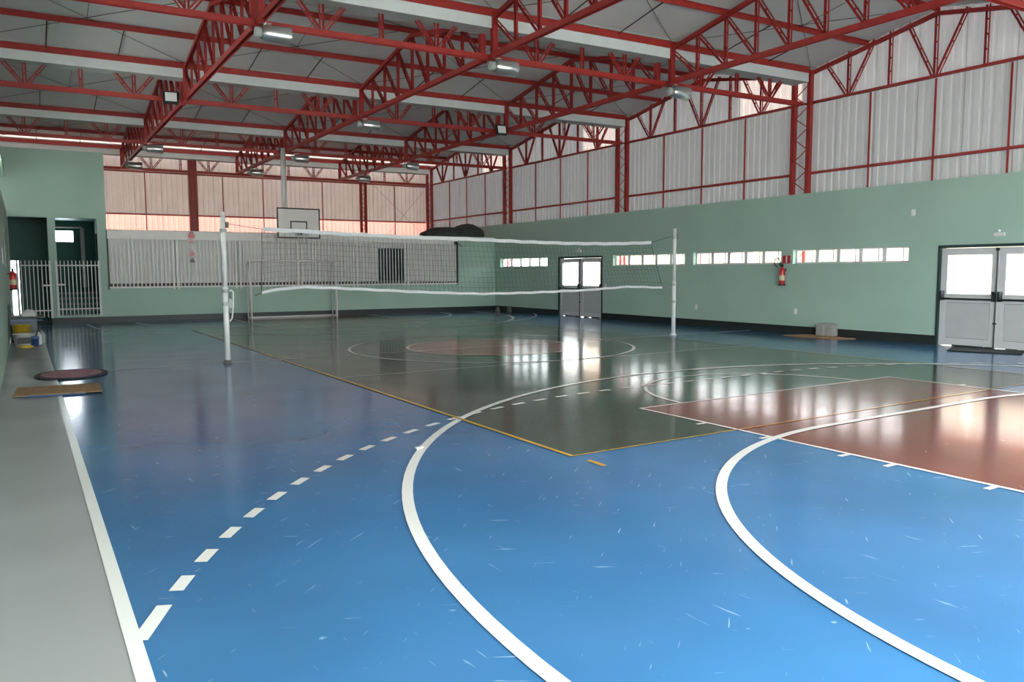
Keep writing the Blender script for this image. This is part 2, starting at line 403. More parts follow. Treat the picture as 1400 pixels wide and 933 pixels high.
def corr_mesh(width, pitch, m, name='sheet'):
    """trapezoid-ribbed sheet, local x across, y depth, z 0..1 (scaled to length)"""
    b = MB(); prof = []; n = int(round(width/pitch))
    for i in range(n):
        x = i*pitch; prof += [(x, 0), (x+pitch*.52, 0), (x+pitch*.62, .032), (x+pitch*.90, .032)]
    prof.append((n*pitch, 0)); prof.append((n*pitch+.012, -.004))
    for x, y in prof: b.v += [(x, y, 0), (x, y, 1)]
    for i in range(len(prof)-1): b.f.append((2*i, 2*i+2, 2*i+3, 2*i+1))
    return b.mesh(name, m)
SH = {m: corr_mesh(1.0, .2, m) for m in ('sheet', 'sheet_top', 'sheet_clear', 'sheet_back', 'sheet_pink', 'sheet_left', 'sheet_left_dim')}
def sheets(parent, base, u0, u1, z0, z1, m, y=0.0, pick=None, name='cladding_sheet'):
    u = u0; k = 0
    while u < u1-.05:
        wd = min(1.0, u1-u); mm = pick(u) if pick else m
        mw = base @ Matrix.Translation((u, y, z0)) @ Matrix.Diagonal((wd, 1, z1-z0, 1))
        link(name, SH[mm], parent, mw); u += 1.0; k += 1
# upper cladding of the right wall (children of the wall)
YS = -35.2
sheets(wall_right, RMAT, -35.0, -YN-.1, 2.9, 5.72, 'sheet', .20)
def pick_top(u):
    y = -u-.5
    for g in GUT[2:5]:
        if g+.3 < y < g+2.6: return 'sheet_clear'
    return 'sheet_top'
sheets(wall_right, RMAT, -35.0, -YN-.1, 5.72, 7.25, 'sheet_top', .205, pick_top)
# girts and thin vertical rails of the right wall
for j in range(len(GUT)-1):
    y0, y1 = GUT[j]+GD+.06, GUT[j+1]-.06
    member('girt_rail', 'rail', (XR+.03, y0, ZGIRT), (XR+.03, y1, ZGIRT), wall_right)
    for q in range(1, 4):
        y = y0 + (y1-y0)*q/4.0
        member('rail_strip', 'strip', (XR+.05, y, ZWALL), (XR+.05, y, ZCH-.04), wall_right, up=(1, 0, 0))

# windows (frames, mullions, five panes each)
win_lab = ['beside the back corner and the far double door', 'between the far double door and the second window strip', 'left of the red fire extinguisher sign', 'between the fire extinguisher and the near double door']
for n, (a, b_) in enumerate(WIN):
    wo = thing('window_%d' % (n+1), None, None, mw=RMAT @ Matrix.Translation((-b_, .12, 0)), kind='structure')
    wo['label'] = 'low strip window of five bright panes ' + win_lab[n]
    Lw = b_-a; fr = MB(); t = .045
    fr.box((0, 0, WZ[0]), (Lw, .07, WZ[0]+t)); fr.box((0, 0, WZ[1]-t*.7), (Lw, .07, WZ[1])); fr.box((0, 0, WZ[0]+t), (t, .07, WZ[1]-t*.7)); fr.box((Lw-t, 0, WZ[0]+t), (Lw, .07, WZ[1]-t*.7))
    part('window_frame', fr, 'white', wo)
    pw = (Lw-2*t)/5
    for k in range(5):
        x0 = t+k*pw
        if k:
            part('mullion', MB().box((x0-.05, -.01, WZ[0]+t), (x0+.05, .06, WZ[1]-t*.7)), 'white', wo)
        p = part('pane', MB().box((x0+.05, .035, WZ[0]+t), (x0+pw-.05, .041, WZ[1]-t*.7)), 'glass', wo)
        part('sash_bar', MB().box((x0+pw-.16, .005, WZ[0]+t), (x0+pw-.135, .03, WZ[1]-t*.7)), 'white', p)
    part('window_sill', MB().box((-.02, -.13, WZ[0]-.025), (Lw+.02, .0, WZ[0])), 'green', wo)

# double doors
for n, (a, b_) in enumerate(DOORS):
    W2 = b_-a
    d = thing('door_%d' % (n+1), None, None, mw=RMAT @ Matrix.Translation((-b_, 0, 0)), kind='structure')
    d['label'] = ['white half-glazed double door behind the volleyball net with black push bars', 'white half-glazed double door with black push bars and a dark mat before it'][n]
    part('door_frame', MB().box((0, -.02, 0), (.05, .20, DZ)).box((W2-.05, -.02, 0), (W2, .20, DZ)).box((0, -.02, DZ-.04), (W2, .20, DZ+.02)), 'dframe', d)
    lw = (W2-.10)/2
    for k in range(2):
        x0 = .05+k*lw; x1 = x0+lw-.012; y0, y1 = .04, .09
        lf = part('door_leaf', MB().box((x0, y0, .016), (x0+.13, y1, DZ-.05)).box((x1-.13, y0, .016), (x1, y1, DZ-.05)).box((x0+.13, y0, .016), (x1-.13, y1, .17)).box((x0+.13, y0, .92), (x1-.13, y1, 1.10)).box((x0+.13, y0, DZ-.19), (x1-.13, y1, DZ-.05)), 'door', d)
        part('lower_panel', MB().box((x0+.137, y0+.008, .177), (x1-.137, y1-.01, .913)), 'doorpanel', lf)
        part('panel_joint', MB().box((x0+.13, y0+.02, .17), (x1-.13, y0+.026, .92)), 'black', lf)
        part('glass_pane', MB().box((x0+.13, y0+.02, 1.10), (x1-.13, y0+.026, DZ-.19)), 'glass', lf)
        pb = part('push_bar', MB().tube([(x0+.03, y0-.07, 1.0), (x1-.03, y0-.07, 1.0)], .022, 8), 'black', d)
        for xx in (x0+.05, x1-.05):
            part('push_bar_housing', MB().prism([(xx-.035, y0), (xx-.035, y0-.05), (xx-.02, y0-.09), (xx+.02, y0-.09), (xx+.035, y0-.05), (xx+.035, y0)], .96, 1.16), 'black', pb)
    for xa_, xb_ in ((.34, .98), (1.0, W2/2-.03), (W2/2+.20, W2/2+.42), (W2/2+.62, W2-.2)): part('draught_strip', MB().box((xa_, .03, .002), (xb_, .10, .03)), 'black', d)
    rod = part('bolt_rod', MB().tube([(W2/2-.03, .02, .03), (W2/2-.03, .02, DZ-.06)], .012, 6).box((W2/2-.06, .0, .50), (W2/2, .035, .53)).box((W2/2-.06, 0, DZ-.12), (W2/2, .035, DZ-.06)), 'black', d)
    # small lamp above the door
    lm = thing('emergency_lamp', ['small white emergency lamp above the far double door', 'small white emergency lamp above the near double door'][n], 'lamp', mw=RMAT @ Matrix.Translation((-(a+b_)/2, 0, DZ+.17)))
    part('lamp_body', MB().box((-.10, -.045, 0), (.10, 0, .07)), 'white', lm)
    part('lamp_bulb', MB().lathe([(0, -.03), (.03, -.02), (.035, .0), (.03, .02), (.0, .03)], 10, Matrix.Translation((.0, -.05, .1))), 'lens', lm, smooth=True)

# wall plates
for (px, py), lab in zip([(828, 391), (952, 420), (1088, 426), (1249, 291)], ['small pale switch plate just beside the far double door', 'pale socket plate low on the green wall right of the net post', 'pale socket plate low on the green wall under the fire extinguisher', 'pale blank plate high on the green wall above the last window strip']):
    p = on_x(px, py, XW); sp = thing('wall_plate', lab, 'wall plate', mw=RMAT @ Matrix.Translation((-p.y, 0, p.z)), group='plates on the green window wall')
    bevel(part('plate', MB().box((-.045, -.012, -.07), (.045, 0, .07)), 'panel', sp), .006)
    part('rocker', MB().box((-.014, -.018, -.02), (.014, -.012, .02)), 'white', sp)

# left wall, near wall
LMAT = Matrix(((0, -1, 0, XL), (1, 0, 0, 0), (0, 0, 1, 0), (0, 0, 0, 1)))   # local x = world y, local y = -world x
wl = holed(YN, 34.8, 0, ZWALL, 0, .60, [])
wall_left = tag(link('wall_left', wl.mesh('wall_left', 'green'), None, LMAT), 'green painted long wall running beside the grey floor strip', kind='structure')
sheets(wall_left, LMAT, YN, 34.8, ZWALL-.02, 4.52, 'sheet_left', .56, lambda u: 'sheet_left' if 12.5 < u < 23.5 else 'sheet_left_dim', name='added_daylight_sheet')  # added daylight band, out of view; strong in the middle stretch, dim elsewhere
tag(link('added_shade_beam', MB().box((YN, -.02, 4.46), (28.0, .50, 4.74)).mesh('added_shade_beam', 'green'), None, LMAT), 'green ledge added to shade the ceiling from the left wall sheets', kind='structure')  # added blocker, keeps light of the left sheets off the ceiling
sheets(wall_left, LMAT, YN, 34.8, 4.44, 7.2, 'sheet', .53)
wn = holed(XL-.6, XW+.2, 0, 7.2, 0, .2, [(-.2, 13.5, 0, 3.7)])  # unseen opening added and sized to light the floor and far walls
wall_near = tag(link('wall_near', wn.mesh('wall_near', 'green'), None, Matrix.Translation((0, YN-.2, 0))), 'end wall behind the photographer with a gateway opening added to let daylight in', kind='structure')

# ------------------------------------------------------------------ roof: deck, gutters, purlins, bracing
PEAK, EAVE = 7.14, 6.56
def deck_z(j, y):
    a, b_ = GUT[j]+GD, GUT[j+1]; m_ = (a+b_)/2; h = (b_-a)/2
    return PEAK - (PEAK-EAVE)*min(1, abs(y-m_)/h)
b = MB()
def dquad(x0, x1, ya, za, yb, zb):
    n = len(b.v)
    b.v += [RP(x0, ya, za)[:], RP(x1, ya, za)[:], RP(x1, yb, zb)[:], RP(x0, yb, zb)[:], RP(x0, ya, za+.05)[:], RP(x1, ya, za+.05)[:], RP(x1, yb, zb+.05)[:], RP(x0, yb, zb+.05)[:]]
    for t in ((0,3,2,1),(4,5,6,7),(0,1,5,4),(1,2,6,5),(2,3,7,6),(3,0,4,7)): b.f.append(tuple(n+i for i in t))
X0, X1 = XL-.75, XW+.25
for j in range(5):
    a, c = GUT[j]+GD-.02, GUT[j+1]+.02; m_ = (a+c)/2
    dquad(X0, X1, a, EAVE, m_, PEAK)
    if j < 4: dquad(X0, X1, m_, PEAK, c, EAVE)
    else: dquad(X0, X1, m_, PEAK, c-.62, EAVE+(PEAK-EAVE)*.62/(c-m_))
ceiling = tag(link('ceiling', b.mesh('ceiling', 'deck')), 'grey sheeted underside of the pitched roof bays', kind='structure')
# translucent strip of roofing above the end wall gutter
c = GUT[5]+.02; m_ = (GUT[4]+GD-.02+c)/2
b = MB(); dquad(X0, X1, c-.62, EAVE+(PEAK-EAVE)*.62/(c-m_), c, EAVE)
b.f = b.f[:1]
tr = part('skylight_strip', b, 'sheet_sky', ceiling)


bay_name = ['', 'the near door bay', 'the middle windows bay', 'the far door bay', 'the changing block bay']
gut_name = ['', 'by the near door', 'above the extinguisher', 'near the far door', 'before the changing block', 'along the end wall']
for j, g in enumerate(GUT):
    if j == 0: continue
    gt = thing('valley_gutter', 'white valley gutter with red edge beam ' + gut_name[j], 'gutter', loc=RP(XL, g, 6.2)[:], group='white valley gutters under the roof')
    def cell(z0, z1, ya, yb, m, name):
        bb_ = MB(); xa, xb = XL-.5, XW-.02
        q = [RP(xa, g+ya, z0), RP(xb, g+ya, z0), RP(xb, g+yb, z0), RP(xa, g+yb, z0), RP(xa, g+ya, z1), RP(xb, g+ya, z1), RP(xb, g+yb, z1), RP(xa, g+yb, z1)]
        o = Vector(RP(XL, g, 6.2)); bb_.v = [tuple(p-o) for p in q]
        bb_.f = [(0,3,2,1),(4,5,6,7),(0,1,5,4),(1,2,6,5),(2,3,7,6),(3,0,4,7)]
        return part(name, bb_, m, gt)
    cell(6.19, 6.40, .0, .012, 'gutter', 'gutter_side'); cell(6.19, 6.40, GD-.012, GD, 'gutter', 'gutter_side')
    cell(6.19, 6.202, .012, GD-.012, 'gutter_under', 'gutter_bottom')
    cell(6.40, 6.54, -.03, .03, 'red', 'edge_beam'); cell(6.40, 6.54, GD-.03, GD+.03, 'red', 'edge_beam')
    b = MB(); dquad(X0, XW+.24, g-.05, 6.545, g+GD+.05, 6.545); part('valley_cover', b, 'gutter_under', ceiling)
xs_all = [XL-.4] + LINES + [XR-.06]
where = ['next to left wall', 'between second and third truss lines', 'between first and second truss lines', 'next to window wall']
whr = ['by left wall', 'truss lines three to two', 'truss lines two to one', 'by window wall']
for j in range(1, 5):
    a, c = GUT[j]+GD, GUT[j+1]; m_ = (a+c)/2
    for nm, y in (('ridge', m_), ('far slope', c-1.45), ('near slope', a+1.45)):
        z = deck_z(j, y)-.065
        p = member('roof_purlin', 'purlin', RP(XL-.5, y, z), RP(XR+.06, y, z))
        tag(p, 'red roof purlin on the %s of %s' % (nm, bay_name[j]), 'purlin', 'red purlins across the roof')
    for k in range(4):
        xa, xb = xs_all[k], xs_all[k+1]
        for slope, (ye, ym, yr) in (('far', (c, c-1.45, m_)), ('near', (a, a+1.45, m_))):
            sgn = 1
            for q in (1, 2):
                x = xa+(xb-xa)*q/3
                r = member('sag_rod', 'rod', RP(x, ye, deck_z(j, ye)-.06), RP(x, ym, deck_z(j, ym)-.06))
                tag(r, 'dark sag rod nearer %s, %s slope, %s, %s' % (('left wall', 'window wall')[q-1], slope, bay_name[j][4:], whr[k]), 'sag rod', 'dark sag rods under the roof')
            r = member('sag_rod', 'cable', RP((xa+xb)/2, ym, deck_z(j, ym)-.05), RP((xa+xb)/2, yr, deck_z(j, yr)-.05))
            tag(r, 'thin dark ridge rod, %s slope of %s, %s' % (slope, bay_name[j], whr[k]), 'sag rod', 'thin rods near the ridges')
            if slope == 'far' or j > 1:
                xb_ = thing('cross_brace', 'crossed thin brace cables, %s slope of %s, %s' % (slope, bay_name[j], whr[k]), 'brace', loc=RP((xa+xb)/2, (ye+yr)/2, deck_z(j, (ye+yr)/2)-.03)[:], group='crossed brace cables under the roof')
                for p0, p1 in (((xa, ye), (xb, yr)), ((xb, ye), (xa, yr))):
                    member('brace_cable', 'cable', RP(p0[0], p0[1], deck_z(j, p0[1])-.03), RP(p1[0], p1[1], deck_z(j, p1[1])-.03), xb_)

# ------------------------------------------------------------------ roof trusses
def top_z(j, y): return deck_z(j, y)-.17
line_name = ['third line from window wall', 'second line from window wall', 'first line from window wall']
for li, x in enumerate(LINES):
    for j in range(1, 5):
        a, c = GUT[j]+GD, GUT[j+1]; m_ = (a+c)/2
        t = thing('roof_truss', 'red lattice roof truss over %s, %s' % (bay_name[j], line_name[li]), 'truss', loc=RP(x, m_, ZCH)[:], group='red roof trusses')
        member('bottom_chord', 'chord', RP(x, a, ZCH), RP(x, c, ZCH), t)
        member('top_chord', 'top', RP(x, a, top_z(j, a)), RP(x, m_, top_z(j, m_)), t)
        member('top_chord', 'top', RP(x, m_, top_z(j, m_)), RP(x, c, top_z(j, c)), t)
        n = 8; yy = [a+(c-a)*i/n for i in range(n+1)]
        for i in range(1, n): member('vertical', 'web', RP(x, yy[i], ZCH+.04), RP(x, yy[i], top_z(j, yy[i])-.03), t, up=(1, 0, 0))
        for i in range(n): member('diagonal', 'web', RP(x, yy[i]+.03, ZCH+.05), RP(x, yy[i+1]-.03, top_z(j, yy[i+1])-.05), t, up=(1, 0, 0))
        for y in (a, c):
            member('end_post', 'post', RP(x, y, ZCH-.06), RP(x, y, ZTOP), t, up=(1, 0, 0))
        if j < 4 or True:
            g = MB().box((-.006, -.10, -.05), (.006, .10, .08))
            part('gusset', g, 'red', t, Matrix.Translation(RP(x+.056, a, ZCH))); part('gusset', g, 'red', t, Matrix.Translation(RP(x+.056, c, ZCH)))
# trusses set against the right wall
for j in range(1, 5):
    a, c = GUT[j]+GD, GUT[j+1]; m_ = (a+c)/2; x = XR
    t = thing('wall_truss', 'red lattice truss against the corrugated wall in %s' % bay_name[j], 'truss', loc=(x, m_, ZCH), group='red trusses along the window wall')
    member('bottom_chord', 'rail', (x, a, ZCH), (x, c, ZCH), t)
    member('top_chord', 'top', (x, a, top_z(j, a)+.02), (x, m_, top_z(j, m_)+.02), t); member('top_chord', 'top', (x, m_, top_z(j, m_)+.02), (x, c, top_z(j, c)+.02), t)
    q = (c-a)/6
    for i in range(1, 6):
        y = a+q*i; member('vertical', 'web', (x, y, ZCH+.02), (x, y, top_z(j, y)+.12), t, up=(1, 0, 0))
        if i % 2:
            for s in (-1, 1):
                y2 = y+s*q*.62; member('diagonal', 'web', (x, y+s*.05, ZCH+.03), (x, y2, top_z(j, y2)+.10), t, up=(1, 0, 0))
# girder trusses under the gutters
for j in range(1, 6):
    g = GUT[j]+GD/2
    stops = [XL-.5] + LINES + [XW]
    for k in range(4):
        xa, xb = stops[k], stops[k+1]
        t = thing('gutter_girder', 'red girder truss under gutter %s, %s' % (gut_name[j], where[k]), 'truss', loc=RP((xa+xb)/2, g, ZCH)[:], group='red girder trusses under the gutters')
        member('bottom_chord', 'chord', RP(xa, g, ZCH), RP(xb, g, ZCH), t)
        q = (xb-xa)/4
        for i in (1, 2, 3):
            x = xa+q*i; member('vertical', 'web', RP(x, g, ZCH+.04), RP(x, g, 6.19), t, up=(0, 1, 0))
            if i != 2:
                for s in (-1, 1): member('diagonal', 'web', RP(x+s*.05, g, ZCH+.05), RP(x+s*.40, g, 6.19), t, up=(0, 1, 0))
# laced columns on the right wall
for j in range(1, 6):
    g = GUT[j]
    t = thing('laced_column', 'red laced steel column on the green wall ' + ['', 'close to the near double door', 'beside the last window strip near the extinguisher', 'above the second window strip by the far door', 'beside the changing block roof', 'in the far corner of the sheeted end wall'][j], 'column', loc=(XR-.03, g+GD/2, ZWALL), group='red laced columns of the window wall')
    zb = ZWALL if j < 5 else 3.0
    for y in (g, g+GD): member('column_post', 'post', (XR-.03, y, zb), (XR-.03, y, ZTOP), t, up=(1, 0, 0))
    z = zb+.05; s = 1
    while z < ZTOP-.45:
        y0, y1 = (g+.05, g+GD-.05) if s > 0 else (g+GD-.05, g+.05)
        member('lacing_bar', 'lace', (XR-.03, y0, z), (XR-.03, y1, z+.26), t, up=(1, 0, 0)); s = -s; z += .26
    part('tie_plate', MB().box((-.05, -GD/2, -.01), (.05, GD/2, .01)), 'red', t, Matrix.Translation((XR-.03, g+GD/2, ZCH)))

# ------------------------------------------------------------------ sheeted end wall and changing block
def bx_(px, py, v=0): return on_frame(px, py, BMAT, v)
def ex_(px, py, v=0): return on_frame(px, py, EMAT, v)
EW0 = -(XW-XL)/math.cos(BANG)
wall_end = tag(link('wall_end', MB().box((EW0+2.2, .12, 0), (.25, .14, 2.9)).mesh('wall_end', 'green'), None, EMAT), 'corrugated end wall above the changing block, glowing pink along its lower edge', kind='structure')
sheets(wall_end, EMAT, EW0-.7, .3, 2.9, 3.95, 'sheet_pink', .06)
sheets(wall_end, EMAT, EW0-.7, .3, 3.95, 5.66, 'sheet_back', .05)
sheets(wall_end, EMAT, EW0-.7, .3, 5.66, 7.2, 'sheet_back', .055)
EP = lambda u, v, z: EMAT @ Vector((u, v, z))
member('girt_rail', 'rail', EP(EW0, 0, 3.95), EP(0, 0, 3.95), wall_end)
member('girt_rail', 'rail', EP(EW0, 0, 5.64), EP(0, 0, 5.64), wall_end)
for px in (199, 305, 360, 441, 540):
    u = ex_(px, 270).x; member('rail_strip', 'strip', EP(u, .02, 2.95), EP(u, .02, 5.64), wall_end, up=(0, 1, 0))
for px, lab in ((264, 'red steel column of the end wall left of the basketball board'), (496, 'red laced steel column of the end wall right of the basketball board')):
    u = ex_(px, 270).x
    t = thing('end_wall_column', lab, 'column', mw=EMAT @ Matrix.Translation((u, -.05, 3.0)), group='columns of the end wall')
    for s in (-1, 1): member('column_post', 'post', EP(u+s*.11, -.05, 3.0), EP(u+s*.11, -.05, 6.3), t, up=(0, 1, 0))
    if px == 264: part('web_plate', MB().box((-.08, -.02, 0), (.08, .0, 3.2)), 'red', t)
    z = 3.05; s = 1
    while z < 6.1:
        member('lacing_bar', 'lace', EP(u-s*.08, -.05, z), EP(u+s*.08, -.05, z+.2), t, up=(0, 1, 0)); z += .2; s = -s
xb_ = thing('cross_brace', 'crossed thin brace cables on the end wall above the dark bundles', 'brace', mw=EMAT @ Matrix.Translation((ex_(540, 290).x, -.10, 3.0)))
for p0, p1 in (((502, 246), (578, 322)), ((578, 262), (528, 322))):
    a, c = ex_(*p0), ex_(*p1)
    member('brace_cable', 'cable', EP(a.x, -.10, a.z), EP(c.x, -.10, c.z), xb_)

# changing block: front wall, tall stair part at the left, flat roof
UL = -(XW-XL)/math.cos(BANG)
ut = bx_(145, 300).x                    # right edge of the tall part
zt = 5.42
d1 = (UL+.02, bx_(66, 340).x, 0.0, 3.33); d2 = (bx_(77, 340).x, bx_(134, 340).x, .26, 3.33)
pu0, pu1, pz0, pz1 = bx_(148, 360).x, bx_(625, 350).x, 1.12, 2.98
fw = holed(UL-.62, ut, 0, zt, 0, .2, [d1, d2])
fw2 = holed(ut, 0, 0, 3.0, 0, .2, [(pu0, pu1, pz0, 2.78)])
fw.f += [tuple(i+len(fw.v) for i in f) for f in fw2.f]; fw.v += fw2.v
tag(link('wall_tower', MB().box((ut-.2, .2, 3.0), (ut, 5.5, zt)).box((UL-.5, .2, zt-.15), (ut-.2, 5.5, zt)).mesh('wall_tower', 'green'), None, BMAT), 'side and lid of the tall stair part of the changing block', kind='structure')
tag(link('ceiling_block', MB().box((ut, .2, 2.88), (0, 6.2, 3.0)).mesh('ceiling_block', 'gutter_under'), None, BMAT), 'flat concrete roof slab of the changing block', kind='structure')
wall_block = tag(link('wall_back', fw.mesh('wall_back', 'green'), None, BMAT), 'green front wall of the changing block with two gated doorways at its tall end', kind='structure')
tag(link('baseboard_back', MB().box((d1[1], -.03, 0), (0, 0, .19)).mesh('baseboard_back', 'black'), None, BMAT), 'black skirting along the foot of the changing block', kind='structure')
# rooms behind the doorways
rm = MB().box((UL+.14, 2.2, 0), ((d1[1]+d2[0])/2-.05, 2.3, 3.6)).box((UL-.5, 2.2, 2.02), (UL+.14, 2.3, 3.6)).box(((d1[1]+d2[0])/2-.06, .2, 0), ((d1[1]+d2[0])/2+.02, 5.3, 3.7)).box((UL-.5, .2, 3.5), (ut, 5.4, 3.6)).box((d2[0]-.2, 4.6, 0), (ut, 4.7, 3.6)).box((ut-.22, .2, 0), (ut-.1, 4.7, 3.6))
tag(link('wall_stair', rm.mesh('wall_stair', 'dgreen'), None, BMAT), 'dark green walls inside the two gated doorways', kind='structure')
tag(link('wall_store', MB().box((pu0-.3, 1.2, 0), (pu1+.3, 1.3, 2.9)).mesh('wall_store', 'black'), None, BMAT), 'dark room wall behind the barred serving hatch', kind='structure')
# stair
st = thing('staircase', 'grey concrete steps rising behind the right-hand barred gate', 'stairs', mw=BMAT @ Matrix.Translation(((d2[0]+d2[1])/2, .35, 0)))
for k in range(5):
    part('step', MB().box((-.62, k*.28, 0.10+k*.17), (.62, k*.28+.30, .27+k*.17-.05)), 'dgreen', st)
    part('tread', MB().box((-.62, k*.28-.03, .27+k*.17-.05), (.62, k*.28+.30, .27+k*.17)), 'step', st)
# barred gates
def gate(u0, u1, z0, z1, nb, label, latch_left):
    t = thing('barred_gate', label, 'gate', mw=BMAT @ Matrix.Translation(((u0+u1)/2, -.05, z0)), group='white barred gates of the changing block')
    h = z1-z0; wd = u1-u0
    for s in (-1, 1): part('gate_post', MB().box((s*wd/2-.03, -.025, -.03), (s*wd/2+.03, .025, h)), 'white', t)
    for z in (.17*h*.7, h-.15): part('gate_rail', MB().box((-wd/2, -.015, z-.02), (wd/2, .015, z+.02)), 'white', t)
    for k in range(1, nb+1):
        x = -wd/2+wd*k/(nb+1); member('gate_bar', 'bar', ROOT[t.name] @ Vector((x, -.02, 0)), ROOT[t.name] @ Vector((x, -.02, h)), t)
    x = -wd/2+.1 if latch_left else wd/2-.1
    part('latch', MB().box((x-.10, -.05, h*.55), (x+.10, -.02, h*.55+.05)), 'white', t)
gate(bx_(24, 380).x, bx_(69, 380).x, .22, 1.99, 7, 'white barred gate in the left doorway with its latch on the right', False)
gate(bx_(78, 380).x, bx_(136, 380).x, .26, 1.99, 10, 'white barred gate in the right doorway in front of the steps', True)
# lit panel lamp in the stair room and a door frame beyond
p = bx_(85, 323, 4.3)
t = thing('panel_lamp', 'lit white rectangular panel lamp inside the right doorway', 'lamp', mw=BMAT @ Matrix.Translation((p.x, 4.45, p.z)))
part('lamp_housing', MB().box((-.36, .0, -.21), (.36, .10, .21)), 'white', t); part('lamp_panel', MB().box((-.33, -.012, -.18), (.33, 0, .18)), 'lamp', t)
t = thing('inner_door_frame', 'grey door frame deep inside the right doorway', 'door frame', mw=BMAT @ Matrix.Translation((d2[1]-.45, 2.6, 1.1)))
part('jamb', MB().box((0, 0, 0), (.07, .12, 2.1)), 'gutter_under', t); part('lintel', MB().box((-1.1, 0, 2.05), (.07, .12, 2.10)), 'gutter_under', t)
part('leaf', MB().box((.07, 0, 0), (.12, .9, 2.05)), 'gutter_under', t)

# serving hatch: long barred panel
t = thing('barred_hatch', 'long off-white barred hatch panel across the changing block wall', 'hatch', mw=BMAT @ Matrix.Translation(((pu0+pu1)/2, 0, pz0)))
PW = pu1-pu0; B0 = ROOT[t.name]
part('top_board', MB().box((-PW/2, -.06, 2.74-pz0), (PW/2, .0, pz1-pz0)), 'panel', t)
part('bottom_rail', MB().box((-PW/2, -.06, -.02), (PW/2, -.02, .035)), 'panel', t)
part('top_rail', MB().box((-PW/2, -.065, 2.70-pz0), (PW/2, -.02, 2.74-pz0)), 'panel', t)
for s in (-1, 1): part('end_post', MB().box((s*PW/2-.025, -.05, -.05), (s*PW/2+.025, 0, pz1-pz0)), 'black', t)
part('hook', MB().tube([(PW/2-.10, -.06, 1.62), (PW/2+.02, -.10, 1.60), (PW/2+.10, -.08, 1.52), (PW/2+.22, -.05, 1.50)], .016, 6).box((PW/2-.16, -.10, 1.56), (PW/2-.02, -.06, 1.68)), 'black', t)
cuts = [bx_(x, 360).x-(pu0+pu1)/2 for x in (240, 325, 409, 485, 555)]
for u in cuts:
    for s in (-1, 1): part('stile', MB().box((u+s*.07-.03, -.07, -.07), (u+s*.07+.03, -.02, 2.70-pz0)), 'panel', t)
nb = 104
hm = MB().box((-.018, -.015, .03), (.018, .015, 2.70-pz0)).mesh('hatch_bar', 'white')
for k in range(1, nb):
    u = -PW/2+PW*k/nb
    link('hatch_bar', hm, t, B0 @ Matrix.Translation((u, -.045, 0)))
oa, ob = bx_(517, 360).x-(pu0+pu1)/2, bx_(553, 360).x-(pu0+pu1)/2
edges = [-PW/2] + [c_ for c_ in cuts[:4]] + [oa]
for i in range(len(edges)-1): part('shutter_board', MB().box((edges[i]+.006, .05, .13), (edges[i+1]-.006, .075, 2.72-pz0)), 'panel', t)
part('shutter_board', MB().box((ob, .05, .10), (PW/2, .075, 2.72-pz0)), 'panel', t)
part('lower_board', MB().box((-PW/2, .10, 0), (PW/2, .12, .16)), 'bundle', t)
part('shutter_board', MB().box((oa, .05, 2.50-pz0), (ob, .075, 2.72-pz0)), 'panel', t)
# small signs on the hatch
u = bx_(262, 340).x
for (z, s, m, lab) in ((2.86, .13, 'exred', 'small red square sign high on the barred hatch'), (2.66, .07, 'exred', 'narrow red sticker just under the red square sign on the hatch'), (2.25, .10, 'exred', 'small faded red sticker halfway up the barred hatch'), (2.02, .09, 'bundle', 'small grey sticker, lowest of the column on the hatch')):
    sg = thing('hatch_sign', lab, 'sign', mw=BMAT @ Matrix.Translation((u, -.075, z)))
    part('plate', MB().box((-s, 0, -s), (s, .01, s)), 'white', sg); part('print', MB().box((-s*.8, -.003, -s*.8), (s*.8, 0, s*.2)).box((-s*.5, -.003, s*.35), (s*.5, 0, s*.8)), m, sg)

# dark bundles on the block roof
def blob(name, label, c, r, seed, m, group=None, squash=.35):
    rnd = random.Random(seed); bm = bmesh.new(); bmesh.ops.create_icosphere(bm, subdivisions=4, radius=1)
    ph = [(Vector((rnd.uniform(-1, 1), rnd.uniform(-1, 1), rnd.uniform(-1, 1)))*rnd.uniform(2, 7), rnd.uniform(0, 6), rnd.uniform(.012, .05)) for _ in range(15)]
    for v in bm.verts:
        k = 1+sum(a*math.sin(d.dot(v.co)+o) for d, o, a in ph)
        k += .05*abs(math.sin(5*v.co.x+3*v.co.y+seed))
        q = v.co*k; q.z = max(q.z*(1+.35*v.co.x*(seed == 3)), -squash); v.co = Vector((q.x*r[0], q.y*r[1], (q.z+squash)*r[2]))
    me = bpy.data.meshes.new(name); bm.to_mesh(me); bm.free(); me.materials.append(MT[m])
    for p in me.polygons: p.use_smooth = True
    return tag(link(name, me, None, c), label, 'bundle', group)
p = bx_(606, 315, .45); blob('tarpaulin_bundle', 'lower dark tarpaulin bundle on the block roof beside the end wall column', BMAT @ Matrix.Translation((p.x, .55, 3.0)), (.90, .42, .34), 3, 'tarp', 'dark bundles on the block roof', .08)
p = bx_(640, 315, .45); blob('tarpaulin_bundle', 'taller dark tarpaulin bundle on the block roof nearer the window wall', BMAT @ Matrix.Translation((p.x-.02, .5, 3.0)), (.66, .45, .50), 8, 'tarp', 'dark bundles on the block roof', .08)
for (px, lab, s) in ((672, 'small grey-brown bundle at the foot of the block wall in the corner', 1), (680, 'small grey-brown bundle in the corner against the window wall', 2)):
    q = on_floor(px, 428); q = Vector((min(q.x, XW-.12), min(q.y, YB-.15), 0))
    if s == 1: q.x = XW-.36
    blob('small_bundle', lab, Matrix.Translation((q.x, q.y-.02, 0)), (.085, .085, .17), 11+s, 'bundle', 'small bundles in the corner')

